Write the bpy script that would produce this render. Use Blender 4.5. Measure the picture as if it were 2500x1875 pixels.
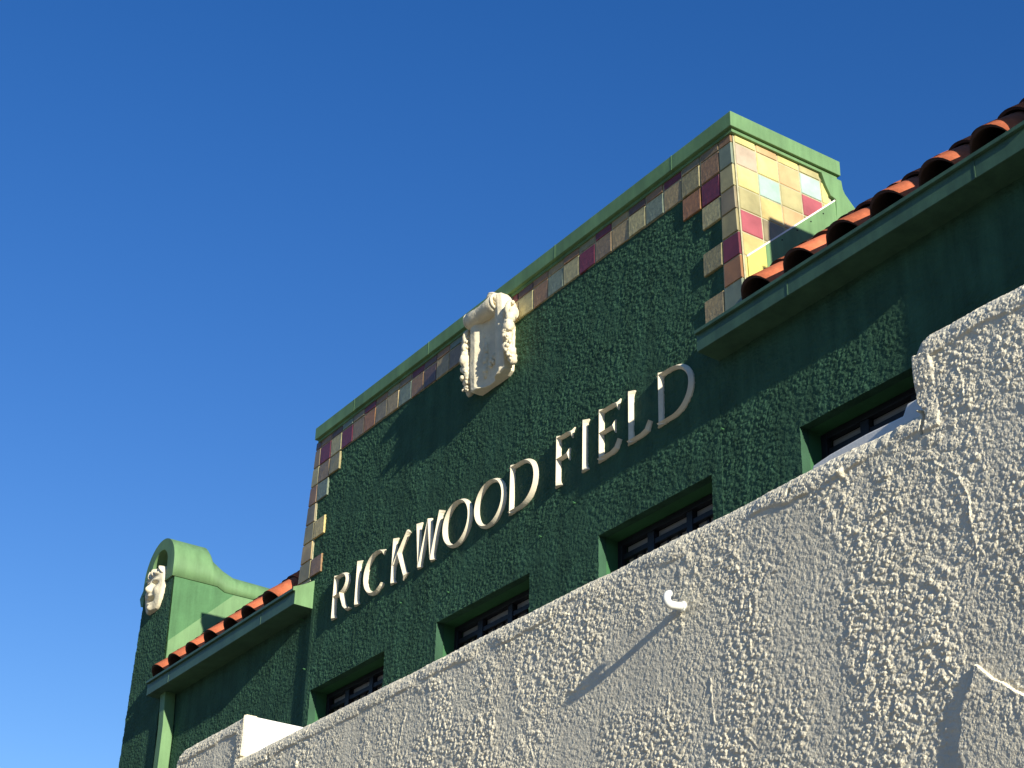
import bpy, bmesh, math
import numpy as np
from mathutils import Matrix, Vector

# ------------------------------------------------------------------ clear
for o in list(bpy.data.objects):
    bpy.data.objects.remove(o, do_unlink=True)
sc = bpy.context.scene
col = sc.collection

# ------------------------------------------------------------------ camera
cam_d = bpy.data.cameras.new('camera')
cam = bpy.data.objects.new('camera', cam_d)
col.objects.link(cam)
RIGHT = Vector((0.55740957, 0.82982019, 0.02632548))
DOWN = Vector((-0.38324815, 0.2853058, -0.87847678))
FWD = Vector((-0.73648858, 0.47958217, 0.47705923))
cam.matrix_world = Matrix(((RIGHT.x, -DOWN.x, -FWD.x, 0.0),
                           (RIGHT.y, -DOWN.y, -FWD.y, -6.0),
                           (RIGHT.z, -DOWN.z, -FWD.z, 1.6),
                           (0, 0, 0, 1)))
cam_d.sensor_width = 36.0
cam_d.lens = 36.0 * 4253.16 / 2500.0
cam_d.clip_start = 0.05
cam_d.clip_end = 6000.0
sc.camera = cam

# ------------------------------------------------------------------ light
SUN = Vector((1.0, -0.115, 0.265)).normalized()          # towards the sun
elev = math.asin(SUN.z)
azim = math.atan2(SUN.x, SUN.y)                         # clockwise from +Y
world = bpy.data.worlds.new('World')
sc.world = world
world.use_nodes = True
wn = world.node_tree
bgn = wn.nodes['Background']
sky = wn.nodes.new('ShaderNodeTexSky')
sky.sky_type = 'NISHITA'
sky.sun_disc = False
sky.sun_elevation = elev
sky.sun_rotation = azim
sky.altitude = 200.0
sky.air_density = 1.0
sky.dust_density = 0.05
sky.ozone_density = 1.0
hsv = wn.nodes.new('ShaderNodeHueSaturation')
hsv.inputs['Hue'].default_value = 0.521
hsv.inputs['Saturation'].default_value = 1.49
hsv.inputs['Value'].default_value = 1.10
wn.links.new(sky.outputs['Color'], hsv.inputs['Color'])
wn.links.new(hsv.outputs['Color'], bgn.inputs['Color'])
bgn.inputs['Strength'].default_value = 0.113

sun_d = bpy.data.lights.new('sun', 'SUN')
sun_d.energy = 5.0
sun_d.angle = math.radians(0.5)
sun_d.color = (1.0, 0.95, 0.83)
sun = bpy.data.objects.new('sun', sun_d)
sun.rotation_euler = (-SUN).to_track_quat('-Z', 'Y').to_euler()
sun.location = (20, -4, 20)
col.objects.link(sun)

sc.view_settings.view_transform = 'Standard'
sc.view_settings.look = 'None'
sc.view_settings.gamma = 1.0
sc.view_settings.use_curve_mapping = False
sc.view_settings.exposure = 0.48

# ------------------------------------------------------------------ helpers
def tag(o, label=None, cat=None, group=None, kind=None):
    if label: o['label'] = label
    if cat: o['category'] = cat
    if group: o['group'] = group
    if kind: o['kind'] = kind
    return o

def put(o, parent=None):
    col.objects.link(o)
    if parent is not None:
        o.parent = parent
        o.matrix_parent_inverse = parent_world(parent).inverted()
    return o

def parent_world(p):
    m = Matrix.LocRotScale(p.location, p.rotation_euler, p.scale)
    if p.parent is not None:
        return parent_world(p.parent) @ p.matrix_parent_inverse @ m
    return m

def thing(name, label, cat, loc=(0, 0, 0), group=None):
    o = bpy.data.objects.new(name, None)
    o.empty_display_size = 0.2
    o.location = loc
    col.objects.link(o)
    return tag(o, label, cat, group)

def mesh_obj(name, verts, faces, mat, parent=None, smooth=False):
    me = bpy.data.meshes.new(name)
    me.from_pydata([tuple(v) for v in verts], [], faces)
    me.validate()
    if smooth:
        me.polygons.foreach_set('use_smooth', [True] * len(me.polygons))
    o = bpy.data.objects.new(name, me)
    if mat: me.materials.append(mat)
    return put(o, parent)

def bm_obj(name, bm, mat, parent=None, smooth=False, bevel=0.0, seg=2, recalc=True):
    if recalc:
        bmesh.ops.recalc_face_normals(bm, faces=bm.faces)
    me = bpy.data.meshes.new(name)
    bm.to_mesh(me); bm.free()
    if smooth:
        me.polygons.foreach_set('use_smooth', [True] * len(me.polygons))
    if mat: me.materials.append(mat)
    o = bpy.data.objects.new(name, me)
    put(o, parent)
    if bevel > 0:
        b = o.modifiers.new('bevel', 'BEVEL'); b.width = bevel; b.segments = seg; b.limit_method = 'ANGLE'
    return o

def add_box(bm, x0, x1, y0, y1, z0, z1):
    v = [bm.verts.new(p) for p in ((x0,y0,z0),(x1,y0,z0),(x1,y1,z0),(x0,y1,z0),(x0,y0,z1),(x1,y0,z1),(x1,y1,z1),(x0,y1,z1))]
    for f in ((0,3,2,1),(4,5,6,7),(0,1,5,4),(1,2,6,5),(2,3,7,6),(3,0,4,7)):
        bm.faces.new([v[i] for i in f])

def box(name, x0, x1, y0, y1, z0, z1, mat, parent=None, bevel=0.0):
    bm = bmesh.new(); add_box(bm, x0, x1, y0, y1, z0, z1)
    return bm_obj(name, bm, mat, parent, bevel=bevel)

def add_prism(bm, poly, axis, a0, a1):
    """poly: 2D points; axis 'x': points are (y,z); 'y': points are (x,z)"""
    def P(p, a): return (a, p[0], p[1]) if axis == 'x' else (p[0], a, p[1])
    A = [bm.verts.new(P(p, a0)) for p in poly]
    B = [bm.verts.new(P(p, a1)) for p in poly]
    n = len(poly)
    bm.faces.new(A); bm.faces.new(B[::-1])
    for i in range(n):
        j = (i + 1) % n
        bm.faces.new((A[i], B[i], B[j], A[j]))

def prism(name, poly, axis, a0, a1, mat, parent=None, bevel=0.0):
    bm = bmesh.new(); add_prism(bm, poly, axis, a0, a1)
    return bm_obj(name, bm, mat, parent, bevel=bevel)

def add_tube(bm, pts, rad, n=8, cap=True):
    pts = [Vector(p) for p in pts]
    rads = rad if hasattr(rad, '__len__') else [rad] * len(pts)
    rings = []
    prev = None
    for i, p in enumerate(pts):
        t = (pts[min(i+1, len(pts)-1)] - pts[max(i-1, 0)]).normalized()
        if prev is None:
            a = Vector((0, 0, 1)) if abs(t.z) < .9 else Vector((1, 0, 0))
        else:
            a = prev
        b = t.cross(a).normalized(); a = b.cross(t).normalized(); prev = a
        rings.append([bm.verts.new(p + rads[i] * (math.cos(k*2*math.pi/n) * a + math.sin(k*2*math.pi/n) * b)) for k in range(n)])
    for r, s in zip(rings, rings[1:]):
        for k in range(n):
            bm.faces.new((r[k], r[(k+1) % n], s[(k+1) % n], s[k]))
    if cap:
        bm.faces.new(rings[0][::-1]); bm.faces.new(rings[-1])

# ------------------------------------------------------------------ noise (numpy)
NT = 256
_tabs = {}
def tab(seed):
    if seed not in _tabs:
        _tabs[seed] = np.random.default_rng(seed).random((NT, NT)).astype(np.float32)
    return _tabs[seed]

def vnoise(X, Z, sx, sz, seed):
    u = X / sx + 500.0; v = Z / sz + 500.0
    i = np.floor(u).astype(np.int64); j = np.floor(v).astype(np.int64)
    f = u - i; g = v - j
    f = f*f*(3-2*f); g = g*g*(3-2*g)
    t = tab(seed); i0 = i % NT; i1 = (i+1) % NT; j0 = j % NT; j1 = (j+1) % NT
    return (t[i0, j0]*(1-f) + t[i1, j0]*f)*(1-g) + (t[i0, j1]*(1-f) + t[i1, j1]*f)*g

def fbm(X, Z, sx, sz, seed, octs=4):
    a = 0; amp = .5; tot = 0
    for k in range(octs):
        a = a + amp * vnoise(X, Z, sx/2**k, sz/2**k, seed+k); tot += amp; amp *= .5
    return a / tot

def blobs(X, Z, sx, sz, seed, prob=.7, power=.8, flat=0.0):
    """height 0..1 of irregular dabs thrown on a jittered lattice"""
    wx = (vnoise(X, Z, sx*.7, sz*.7, seed+7) - .5) * sx * .5
    wz = (vnoise(X, Z, sx*.7, sz*.7, seed+8) - .5) * sz * .5
    u = (X + wx) / sx + 500.0; v = (Z + wz) / sz + 500.0
    i = np.floor(u).astype(np.int64); j = np.floor(v).astype(np.int64)
    out = np.zeros_like(u)
    tx, tz, tr, th, tp = (tab(seed+k) for k in (11, 12, 13, 14, 15))
    for di in (-1, 0, 1):
        for dj in (-1, 0, 1):
            ci = i + di; cj = j + dj; a = ci % NT; b = cj % NT
            r = .38 + .42 * tr[a, b]
            d = ((u - ci - tx[a, b])**2 + (v - cj - tz[a, b])**2) / (r*r)
            h = (.30 + .70*th[a, b]) * (tp[a, b] < prob) * np.clip(1 - d, 0, 1)**(power*.8)
            out = np.maximum(out, h)
    return out

def sstep(a, b, x):
    t = np.clip((x - a) / (b - a), 0, 1)
    return t*t*(3-2*t)

def seg_dist(X, Z, pts):
    d = np.full(X.shape, 1e9)
    for (x0, z0), (x1, z1) in zip(pts, pts[1:]):
        dx, dz = x1-x0, z1-z0
        t = np.clip(((X-x0)*dx + (Z-z0)*dz) / (dx*dx + dz*dz), 0, 1)
        d = np.minimum(d, np.hypot(X - x0 - t*dx, Z - z0 - t*dz))
    return d

def in_poly(X, Z, poly):
    ins = np.zeros(X.shape, bool)
    n = len(poly)
    for k in range(n):
        x0, z0 = poly[k]; x1, z1 = poly[(k+1) % n]
        c = ((z0 > Z) != (z1 > Z)) & (X < (x1-x0)*(Z-z0)/((z1-z0) if z1 != z0 else 1e-9) + x0)
        ins ^= c
    return ins

def grid_obj(name, xs, zs, yfun, mat, parent=None, keep=None, skirt=None):
    X, Z = np.meshgrid(xs, zs)
    Yv = yfun(X, Z)
    nz, nx = X.shape
    co = np.stack([X, Yv, Z], -1).reshape(-1, 3).astype(np.float32)
    idx = np.arange(nx*nz).reshape(nz, nx)
    q = np.stack([idx[:-1, :-1], idx[:-1, 1:], idx[1:, 1:], idx[1:, :-1]], -1)
    if keep is not None:
        cxm = (X[:-1, :-1] + X[1:, 1:]) / 2; czm = (Z[:-1, :-1] + Z[1:, 1:]) / 2
        q = q[keep(cxm, czm)]
    q = q.reshape(-1, 4)
    used = np.zeros(len(co), bool); used[q.ravel()] = True
    remap = np.cumsum(used) - 1
    co = co[used]; q = remap[q]
    if skirt is not None:                                # turn the free edges back into the wall
        e = np.concatenate([q[:, [k, (k+1) % 4]] for k in range(4)])
        key = np.sort(e, 1); key = key[:, 0]*len(co) + key[:, 1]
        u_, inv, cnt = np.unique(key, return_inverse=True, return_counts=True)
        be = e[cnt[inv] == 1]
        bv = np.unique(be); m_ = -np.ones(len(co), np.int64); m_[bv] = np.arange(len(bv))
        n0 = len(co); top = co[bv].copy(); bot = co[bv].copy(); bot[:, 1] = skirt
        co = np.concatenate([co, top, bot])
        a_, b_ = m_[be[:, 0]] + n0, m_[be[:, 1]] + n0
        q = np.concatenate([q, np.stack([b_, a_, a_ + len(bv), b_ + len(bv)], -1)])
    me = bpy.data.meshes.new(name)
    me.vertices.add(len(co)); me.vertices.foreach_set('co', co.ravel())
    me.loops.add(q.size); me.loops.foreach_set('vertex_index', q.ravel().astype(np.int32))
    me.polygons.add(len(q))
    me.polygons.foreach_set('loop_start', np.arange(0, q.size, 4, dtype=np.int32))
    me.polygons.foreach_set('loop_total', np.full(len(q), 4, np.int32))
    me.polygons.foreach_set('use_smooth', np.zeros(len(q), bool))
    me.update(calc_edges=True)
    me.materials.append(mat)
    return put(bpy.data.objects.new(name, me), parent)

# ------------------------------------------------------------------ materials
def mat(name, base, rough=.7, var=.2, scale=6.0, bump=0.0, bscale=60.0, spec=.35, hue=None, rnd=0.0, metallic=0.0, detail=6.0, streak=0.0):
    m = bpy.data.materials.new(name); m.use_nodes = True
    nt = m.node_tree; N = nt.nodes; Lk = nt.links
    b = N['Principled BSDF']
    b.inputs['Roughness'].default_value = rough
    b.inputs['Specular IOR Level'].default_value = spec
    b.inputs['Metallic'].default_value = metallic
    tc = N.new('ShaderNodeTexCoord')
    nz = N.new('ShaderNodeTexNoise'); nz.inputs['Scale'].default_value = scale; nz.inputs['Detail'].default_value = detail
    nz.inputs['Roughness'].default_value = .62
    Lk.new(tc.outputs['Object'], nz.inputs['Vector'])
    rp = N.new('ShaderNodeValToRGB')
    lo = [c*(1-var) for c in base]; hi = [min(1, c*(1+var)) for c in (hue or base)]
    rp.color_ramp.elements[0].position = .3; rp.color_ramp.elements[0].color = (*lo, 1)
    rp.color_ramp.elements[1].position = .7; rp.color_ramp.elements[1].color = (*hi, 1)
    Lk.new(nz.outputs['Fac'], rp.inputs['Fac'])
    out = rp.outputs['Color']
    if streak > 0:                                       # rain-washed streaks and chalky fading
        mp = N.new('ShaderNodeMapping'); mp.inputs['Scale'].default_value = (9, 9, .9)
        Lk.new(tc.outputs['Object'], mp.inputs['Vector'])
        n3 = N.new('ShaderNodeTexNoise'); n3.inputs['Scale'].default_value = 1.0; n3.inputs['Detail'].default_value = 7.0
        n3.inputs['Roughness'].default_value = .7
        Lk.new(mp.outputs['Vector'], n3.inputs['Vector'])
        m3 = N.new('ShaderNodeMapRange'); m3.inputs['From Min'].default_value = .35; m3.inputs['From Max'].default_value = .65
        m3.inputs['To Min'].default_value = 1 - streak; m3.inputs['To Max'].default_value = 1 + streak*.35
        Lk.new(n3.outputs['Fac'], m3.inputs['Value'])
        h3 = N.new('ShaderNodeHueSaturation'); Lk.new(m3.outputs['Result'], h3.inputs['Value']); Lk.new(out, h3.inputs['Color'])
        out = h3.outputs['Color']
    if rnd > 0:
        oi = N.new('ShaderNodeObjectInfo')
        mr = N.new('ShaderNodeMapRange'); mr.inputs['To Min'].default_value = 1-rnd; mr.inputs['To Max'].default_value = 1+rnd
        Lk.new(oi.outputs['Random'], mr.inputs['Value'])
        hs = N.new('ShaderNodeHueSaturation')
        Lk.new(mr.outputs['Result'], hs.inputs['Value']); Lk.new(out, hs.inputs['Color'])
        out = hs.outputs['Color']
    Lk.new(out, b.inputs['Base Color'])
    if bump > 0:
        n2 = N.new('ShaderNodeTexNoise'); n2.inputs['Scale'].default_value = bscale; n2.inputs['Detail'].default_value = 4.0
        Lk.new(tc.outputs['Object'], n2.inputs['Vector'])
        bp = N.new('ShaderNodeBump'); bp.inputs['Strength'].default_value = 1.0; bp.inputs['Distance'].default_value = bump
        Lk.new(n2.outputs['Fac'], bp.inputs['Height']); Lk.new(bp.outputs['Normal'], b.inputs['Normal'])
    return m

M = {}
M['ground'] = mat('dry_concrete_ground', (.30, .25, .185), .9, .15, .6)
M['white'] = mat('white_roughcast', (.83, .75, .56), .9, .07, 1.3, .0045, 130, .15, streak=.10)
M['white_smooth'] = mat('white_paint', (.80, .77, .70), .8, .05, 3.0, .001, 60, .2)
M['green'] = mat('green_roughcast', (.044, .108, .060), .85, .20, 4.0, .003, 130, .2, streak=.28)
def rust_streak(m, x0, z0, z1):
    nt = m.node_tree; N = nt.nodes; Lk = nt.links; b = N['Principled BSDF']
    src = b.inputs['Base Color'].links[0].from_socket
    tc = N.new('ShaderNodeTexCoord'); sp = N.new('ShaderNodeSeparateXYZ'); Lk.new(tc.outputs['Object'], sp.inputs[0])
    nz = N.new('ShaderNodeTexNoise'); nz.inputs['Scale'].default_value = 30.0; Lk.new(tc.outputs['Object'], nz.inputs['Vector'])
    dx = N.new('ShaderNodeMath'); dx.operation = 'SUBTRACT'; dx.inputs[1].default_value = x0; Lk.new(sp.outputs['X'], dx.inputs[0])
    ab = N.new('ShaderNodeMath'); ab.operation = 'ABSOLUTE'; Lk.new(dx.outputs[0], ab.inputs[0])
    mx = N.new('ShaderNodeMapRange'); mx.inputs['From Min'].default_value = .005; mx.inputs['From Max'].default_value = .026; mx.inputs['To Min'].default_value = 1; mx.inputs['To Max'].default_value = 0
    Lk.new(ab.outputs[0], mx.inputs['Value'])
    mz = N.new('ShaderNodeMapRange'); mz.inputs['From Min'].default_value = z0; mz.inputs['From Max'].default_value = z1; Lk.new(sp.outputs['Z'], mz.inputs['Value'])
    cut = N.new('ShaderNodeMath'); cut.operation = 'LESS_THAN'; cut.inputs[1].default_value = z1; Lk.new(sp.outputs['Z'], cut.inputs[0])
    p1 = N.new('ShaderNodeMath'); p1.operation = 'MULTIPLY'; Lk.new(mx.outputs['Result'], p1.inputs[0]); Lk.new(mz.outputs['Result'], p1.inputs[1])
    p2 = N.new('ShaderNodeMath'); p2.operation = 'MULTIPLY'; Lk.new(p1.outputs[0], p2.inputs[0]); Lk.new(cut.outputs[0], p2.inputs[1])
    p3 = N.new('ShaderNodeMath'); p3.operation = 'MULTIPLY'; Lk.new(p2.outputs[0], p3.inputs[0]); Lk.new(nz.outputs['Fac'], p3.inputs[1])
    mixn = N.new('ShaderNodeMix'); mixn.data_type = 'RGBA'; mixn.inputs['B'].default_value = (.22, .15, .05, 1)
    Lk.new(p3.outputs[0], mixn.inputs['Factor']); Lk.new(src, mixn.inputs['A']); Lk.new(mixn.outputs['Result'], b.inputs['Base Color'])
rust_streak(M['green'], -12.150, 5.80, 6.225)
M['green_side'] = mat('green_stucco_smooth', (.082, .195, .080), .8, .12, 5.0, .006, 40, .25, streak=.2)
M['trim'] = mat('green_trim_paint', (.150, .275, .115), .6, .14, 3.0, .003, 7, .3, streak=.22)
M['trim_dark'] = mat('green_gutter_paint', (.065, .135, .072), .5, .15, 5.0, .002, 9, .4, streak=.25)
M['reveal'] = mat('green_reveal_paint', (.045, .14, .055), .8, .12, 6.0, .001, 60, .25)
M['cream'] = mat('cream_cast_stone', (.76, .67, .47), .85, .16, 9.0, .006, 28, .15)
M['letter'] = mat('cream_letter_paint', (.80, .71, .52), .7, .07, 20.0, .0006, 120, .25)
M['clay'] = mat('clay_roof_tile', (.54, .15, .068), .85, .36, 7.0, .003, 60, .2, rnd=.28)
M['clay_shade'] = mat('painted_shade_tile', (.07, .035, .028), .9, .3, 12.0)  # deep shade put into the colour of tile undersides and ends
M['deck'] = mat('dark_roof_felt', (.02, .02, .02), .9, .2, 8.0)
M['frame'] = mat('black_window_steel', (.012, .013, .018), .5, .2, 10.0)
M['pane'] = mat('frosted_grey_pane', (.26, .26, .25), .35, .06, 3.0, 0, 1, .5)
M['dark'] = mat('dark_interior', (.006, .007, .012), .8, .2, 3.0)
M['caulk'] = mat('white_caulk', (.80, .80, .72), .7, .05, 20.0)
M['grout'] = mat('grey_green_grout', (.42, .39, .24), .9, .2, 30.0, .001, 200)
M['flash_yellow'] = mat('yellow_flashing_paint', (.62, .54, .14), .6, .06, 8.0)
TC = dict(yellow=(.60, .52, .20), ochre=(.58, .45, .17), orange=(.55, .36, .17), taupe=(.46, .36, .25),
          mint=(.38, .52, .42), pink=(.40, .10, .11), olive=(.42, .37, .17), maroon=(.17, .035, .045),
          tan=(.39, .29, .13), brown=(.30, .175, .08), grey=(.26, .21, .115), mauve=(.26, .185, .095),
          purple=(.14, .085, .06), teal=(.19, .225, .15), greyolive=(.30, .255, .115), rust=(.34, .165, .065))
for k, c in TC.items():
    M['t_'+k] = mat('glazed_tile_'+k, c, .45, .30, 4.0, .003, 8, .45, detail=8.0)

# ------------------------------------------------------------------ the setting
g = mesh_obj('ground', [(-1500, -1500, 0), (1500, -1500, 0), (1500, 1500, 0), (-1500, 1500, 0)], [(0, 1, 2, 3)], M['ground'])
tag(g, kind='structure')

# unseen tree belt added around the horizon, below the frame, to block low skylight
def sky_blocking_trees():
    r = np.random.default_rng(77)
    bm0 = bmesh.new(); bmesh.ops.create_icosphere(bm0, subdivisions=2, radius=1.0)
    base = np.array([v_.co[:] for v_ in bm0.verts]); tri = np.array([[v_.index for v_ in f.verts] for f in bm0.faces]); bm0.free()
    V = []; F = []; k = 0
    for i in range(420):
        a = r.uniform(0, 2*math.pi); R_ = r.uniform(70, 110)
        h = R_*math.tan(math.radians(r.uniform(6.0, 10.5))) + 1.6
        for q in range(3):
            rad = h*r.uniform(.26, .36)
            cz = h - rad if q == 0 else r.uniform(.3, .65)*h
            nz = base*(1 + .22*np.sin(base[:, [1]]*r.uniform(4, 8) + r.uniform(0, 6)) + .16*np.sin(base[:, [2]]*r.uniform(6, 11)) + r.normal(0, .06, (len(base), 1)))
            V.append(nz*np.array([rad*1.2, rad*1.2, rad]) + np.array([math.cos(a)*R_ + r.uniform(-2, 2), math.sin(a)*R_ + r.uniform(-2, 2), cz]))
            F.append(tri + k); k += len(base)
    return np.concatenate(V).tolist(), np.concatenate(F).tolist()
tv, tf = sky_blocking_trees()
tb = mesh_obj('sky_blocking_trees', tv, tf, mat('dark_foliage', (.045, .07, .03), .9, .4, .8))
tag(tb, 'added belt of trees around the horizon, unseen, blocking low sky', 'trees', kind='stuff')

# ================================================================== building
B = thing('stadium_building', 'dark green stucco entrance building with tiled parapet and red clay roofs', 'building', (-9.5, 0.4, 0))

def xr(z): return -6.754 + (8.32 - z) * .052          # right raking edge of the tower
def xl(z): return -12.254 - (8.33 - z) * .097         # left raking edge
WIN = [(-12.018, -10.838), (-10.104, -8.931), (-8.162, -7.044), (-6.289, -5.115)]
WTOP = 6.02
WINGY = .03

def hgreen(X, Z, seed=100):
    m = sstep(.34, .62, fbm(X, Z, .35, .5, seed+1))
    m2 = sstep(.35, .6, fbm(X, Z, .9, .7, seed+5))
    a = blobs(X, Z, .026, .0195, seed+20, .66, .75)
    b = blobs(X, Z, .0165, .0125, seed+40, .66, .8)
    c = blobs(X, Z, .070, .050, seed+60, .30, .7)
    fine = fbm(X, Z, .022, .018, seed+80, 3) - .5
    h = (.0046*a + .0030*b) * (.55 + .45*m) + .0022*c*m2 + .0042*fine
    h = h + .008*(fbm(X, Z, 1.2, 1.2, seed+90, 3) - .5)
    return h

NAILS = [(-12.143, 4.631+1.6), (-8.802, 4.634+1.6), (-9.95, 6.20), (-6.93, 6.27), (-8.42, 6.34), (-12.29, 6.70), (-10.63, 6.33)]

def ftower(X, Z): return -hgreen(X, Z)
def fwing(X, Z): return np.where(X < -9, WINGY, .002) - hgreen(X, Z)
def open_ok(x, z):
    ok = np.ones(x.shape, bool)
    for a, b in WIN:
        ok &= ~((x > a) & (x < b) & (z < WTOP))
    return ok
def keep_tower(x, z):
    up = (z > 6.97) & (x > xl(z)+.01) & (x < xr(z)-.01)
    lo = (z <= 6.97) & (x > -12.1) & (x < -6.95)
    return (up | lo) & open_ok(x, z)

WX = np.array([e for w_ in WIN for e in w_])
def gx(a, b, d, extra=()): 
    x = np.arange(a, b, d); w_ = np.concatenate([WX[(WX > a) & (WX < b)], np.array(extra, float)])
    x = x[np.min(np.abs(x[:, None] - w_[None, :]), 1) > d*.45] if len(w_) else x
    return np.sort(np.concatenate([x, w_]))
def gz(a, b, d):
    z = np.arange(a, b, d); z = z[np.abs(z - WTOP) > d*.45]
    return np.sort(np.append(z, WTOP))
tower = grid_obj('tower_wall', gx(-12.40, -6.66, .0080, (-12.1, -6.95)), gz(5.25, 8.33, .0060), ftower, M['green'], B, keep_tower, .062)
wingL = grid_obj('wing_wall', gx(-15.10, -12.09, .0095), gz(5.15, 7.0, .0075), fwing, M['green'], B, open_ok, .062)
wingR = grid_obj('wing_wall', gx(-6.96, -4.30, .0075), gz(5.25, 7.0, .0062), fwing, M['green'], B, open_ok, .062)

# solid body of the tower and of the wings behind the stucco coats
body_poly = [(xl(5.0)+.35, 5.0), (-6.99, 5.0), (-6.99, 6.97), (xr(6.97), 6.97), (xr(8.33), 8.33), (xl(8.33), 8.33), (xl(6.97), 6.97), (-12.06, 6.97), (-12.06, 5.0)]
bm = bmesh.new()
add_prism(bm, [(xr(6.9), 6.9), (xr(8.32), 8.32), (xl(8.32), 8.32), (xl(6.9), 6.9)], 'y', .006, .90)
bm_obj('tower_body', bm, M['green_side'], B)
box('return_edge', -12.11, -12.06, -.001, .05, 5.15, 6.9, M['green'], tower)
# masonry behind, below and above the windows
bm = bmesh.new()
add_box(bm, -15.2, -4.2, .066, .40, 6.04, 6.93)
add_box(bm, -15.2, -4.2, .06, .40, 0.0, 5.2)
edges = [-15.2] + [e for w in WIN for e in w] + [-4.2]
for a, b in zip(edges[0::2], edges[1::2]):
    add_box(bm, a + (.03 if a > -15 else 0), b - (.03 if b < -4.3 else 0), .064, .398, 5.2, 6.03)
bm_obj('masonry_core', bm, M['reveal'], B)

# ---- windows
def window(x0, x1, plane):
    f = bmesh.new()
    y0, y1 = .15, .19
    zt = WTOP - .008
    add_box(f, x0+.002, x0+.045, y0, y1, 5.2, zt)
    add_box(f, x1-.045, x1-.002, y0, y1, 5.2, zt)
    add_box(f, x0+.045, x1-.045, y0, y1, zt-.038, zt)
    add_box(f, x0+.045, x1-.045, y0+.012, y1, 5.882, 5.918)
    w = bm_obj('window', f, M['frame'], B, bevel=.003)
    # plastered reveal
    r = bmesh.new()
    add_box(r, x0-.05, x0-.002, plane+.004, .30, 5.2, WTOP+.05)
    add_box(r, x1+.002, x1+.05, plane+.004, .30, 5.2, WTOP+.05)
    add_box(r, x0-.002, x1+.002, plane+.004, .30, WTOP+.002, WTOP+.05)
    bm_obj('window_reveal', r, M['reveal'], w)
    cuts = [x0+.05, x0+.335, x0+.70, x1-.05]
    xs = [(x0+.050, x0+.300), (x0+.365, x0+.682), (x0+.738, x1-.045)]
    for a, b in zip(xs[:-1], xs[1:]):
        box('mullion', a[1], b[0], y0+.006, y1, 5.2, zt-.038, M['frame'], w, bevel=.003)
    for a, b in xs:
        box('pane', a, b, .197, .203, 5.918, zt-.038, M['pane'], w)
        n = 3
        for k in range(n):
            c0 = a + (b-a)*k/n; c1 = a + (b-a)*(k+1)/n
            box('pane', c0+.012, c1-.012, .197, .203, 5.45, 5.885, M['pane'], w)
            if k: box('glazing_bar', c0-.012, c0+.012, .185, .205, 5.2, 5.885, M['frame'], w)
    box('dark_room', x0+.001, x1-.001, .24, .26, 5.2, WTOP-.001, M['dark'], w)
    return w
for k, (a, b) in enumerate(WIN):
    window(a, b, .008 if k == 3 else 0.0)

# ---- coping on the tower
cap = box('coping', -12.236, -6.700, -.050, .890, 8.317, 8.430, M['trim'], B, bevel=.004)
box('under_moulding', -12.215, -6.722, -.026, .875, 8.292, 8.3165, M['trim'], cap)
for xseam in (-11.55, -10.36, -9.08 + .45, -7.3):
    box('coping_seam', xseam-.003, xseam+.003, -.0515, .2, 8.316, 8.4315, M['trim'], cap)

# ---- glazed wall tiles
trng = np.random.default_rng(5)
def tile_mesh(seed, t=.016):
    r = np.random.default_rng(seed)
    bm = bmesh.new()
    c = [(-.5, -.5), (.5, -.5), (.5, .5), (-.5, .5)]
    c = [(a + r.uniform(-.012, .012), b + r.uniform(-.012, .012)) for a, b in c]
    back = [bm.verts.new((a, 0, b)) for a, b in c]
    mid = [bm.verts.new((a, -t + .004 + r.uniform(-.001, .001), b)) for a, b in c]
    fr = [bm.verts.new((a*.955, -t + r.uniform(-.0025, .0015), b*.955)) for a, b in c]
    for A, Bq in ((back, mid), (mid, fr)):
        for i in range(4):
            j = (i+1) % 4
            bm.faces.new((A[i], A[j], Bq[j], Bq[i]))
    bm.faces.new(fr)
    bmesh.ops.recalc_face_normals(bm, faces=bm.faces)
    me = bpy.data.meshes.new('wall_tile'); bm.to_mesh(me); bm.free()
    me.materials.append(M['t_tan'])
    return me
TILES = [tile_mesh(900+k) for k in range(10)]

def front_tile(x0, x1, z0, z1, color):
    g_ = .011
    o = bpy.data.objects.new('wall_tile', TILES[trng.integers(len(TILES))])
    o.location = ((x0+x1)/2, .0005, (z0+z1)/2)
    o.scale = (x1-x0-g_, 1.0 + trng.uniform(-.12, .12), z1-z0-g_)
    o.rotation_euler = (trng.uniform(-.006, .006), trng.uniform(-.012, .012), trng.uniform(-.010, .010))
    put(o, tower)
    o.material_slots[0].link = 'OBJECT'; o.material_slots[0].material = M['t_'+color]

def cut_tile(poly, color, face='front', t=.016):
    """a tile cut to a raking edge, poly = 4 corners (x,z)"""
    cxm = sum(p[0] for p in poly)/len(poly); czm = sum(p[1] for p in poly)/len(poly)
    bm = bmesh.new()
    def ring(k, d):
        return [bm.verts.new((cxm+(p[0]-cxm)*k, d, czm+(p[1]-czm)*k)) for p in poly]
    A = ring(1, .0005); B1 = ring(1, -t+.004); C1 = ring(.96, -t + trng.uniform(-.002, .001))
    n = len(poly)
    for P, Q in ((A, B1), (B1, C1)):
        for i in range(n):
            j = (i+1) % n; bm.faces.new((P[i], P[j], Q[j], Q[i]))
    bm.faces.new(C1)
    return bm_obj('wall_tile', bm, M['t_'+color], tower)

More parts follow.
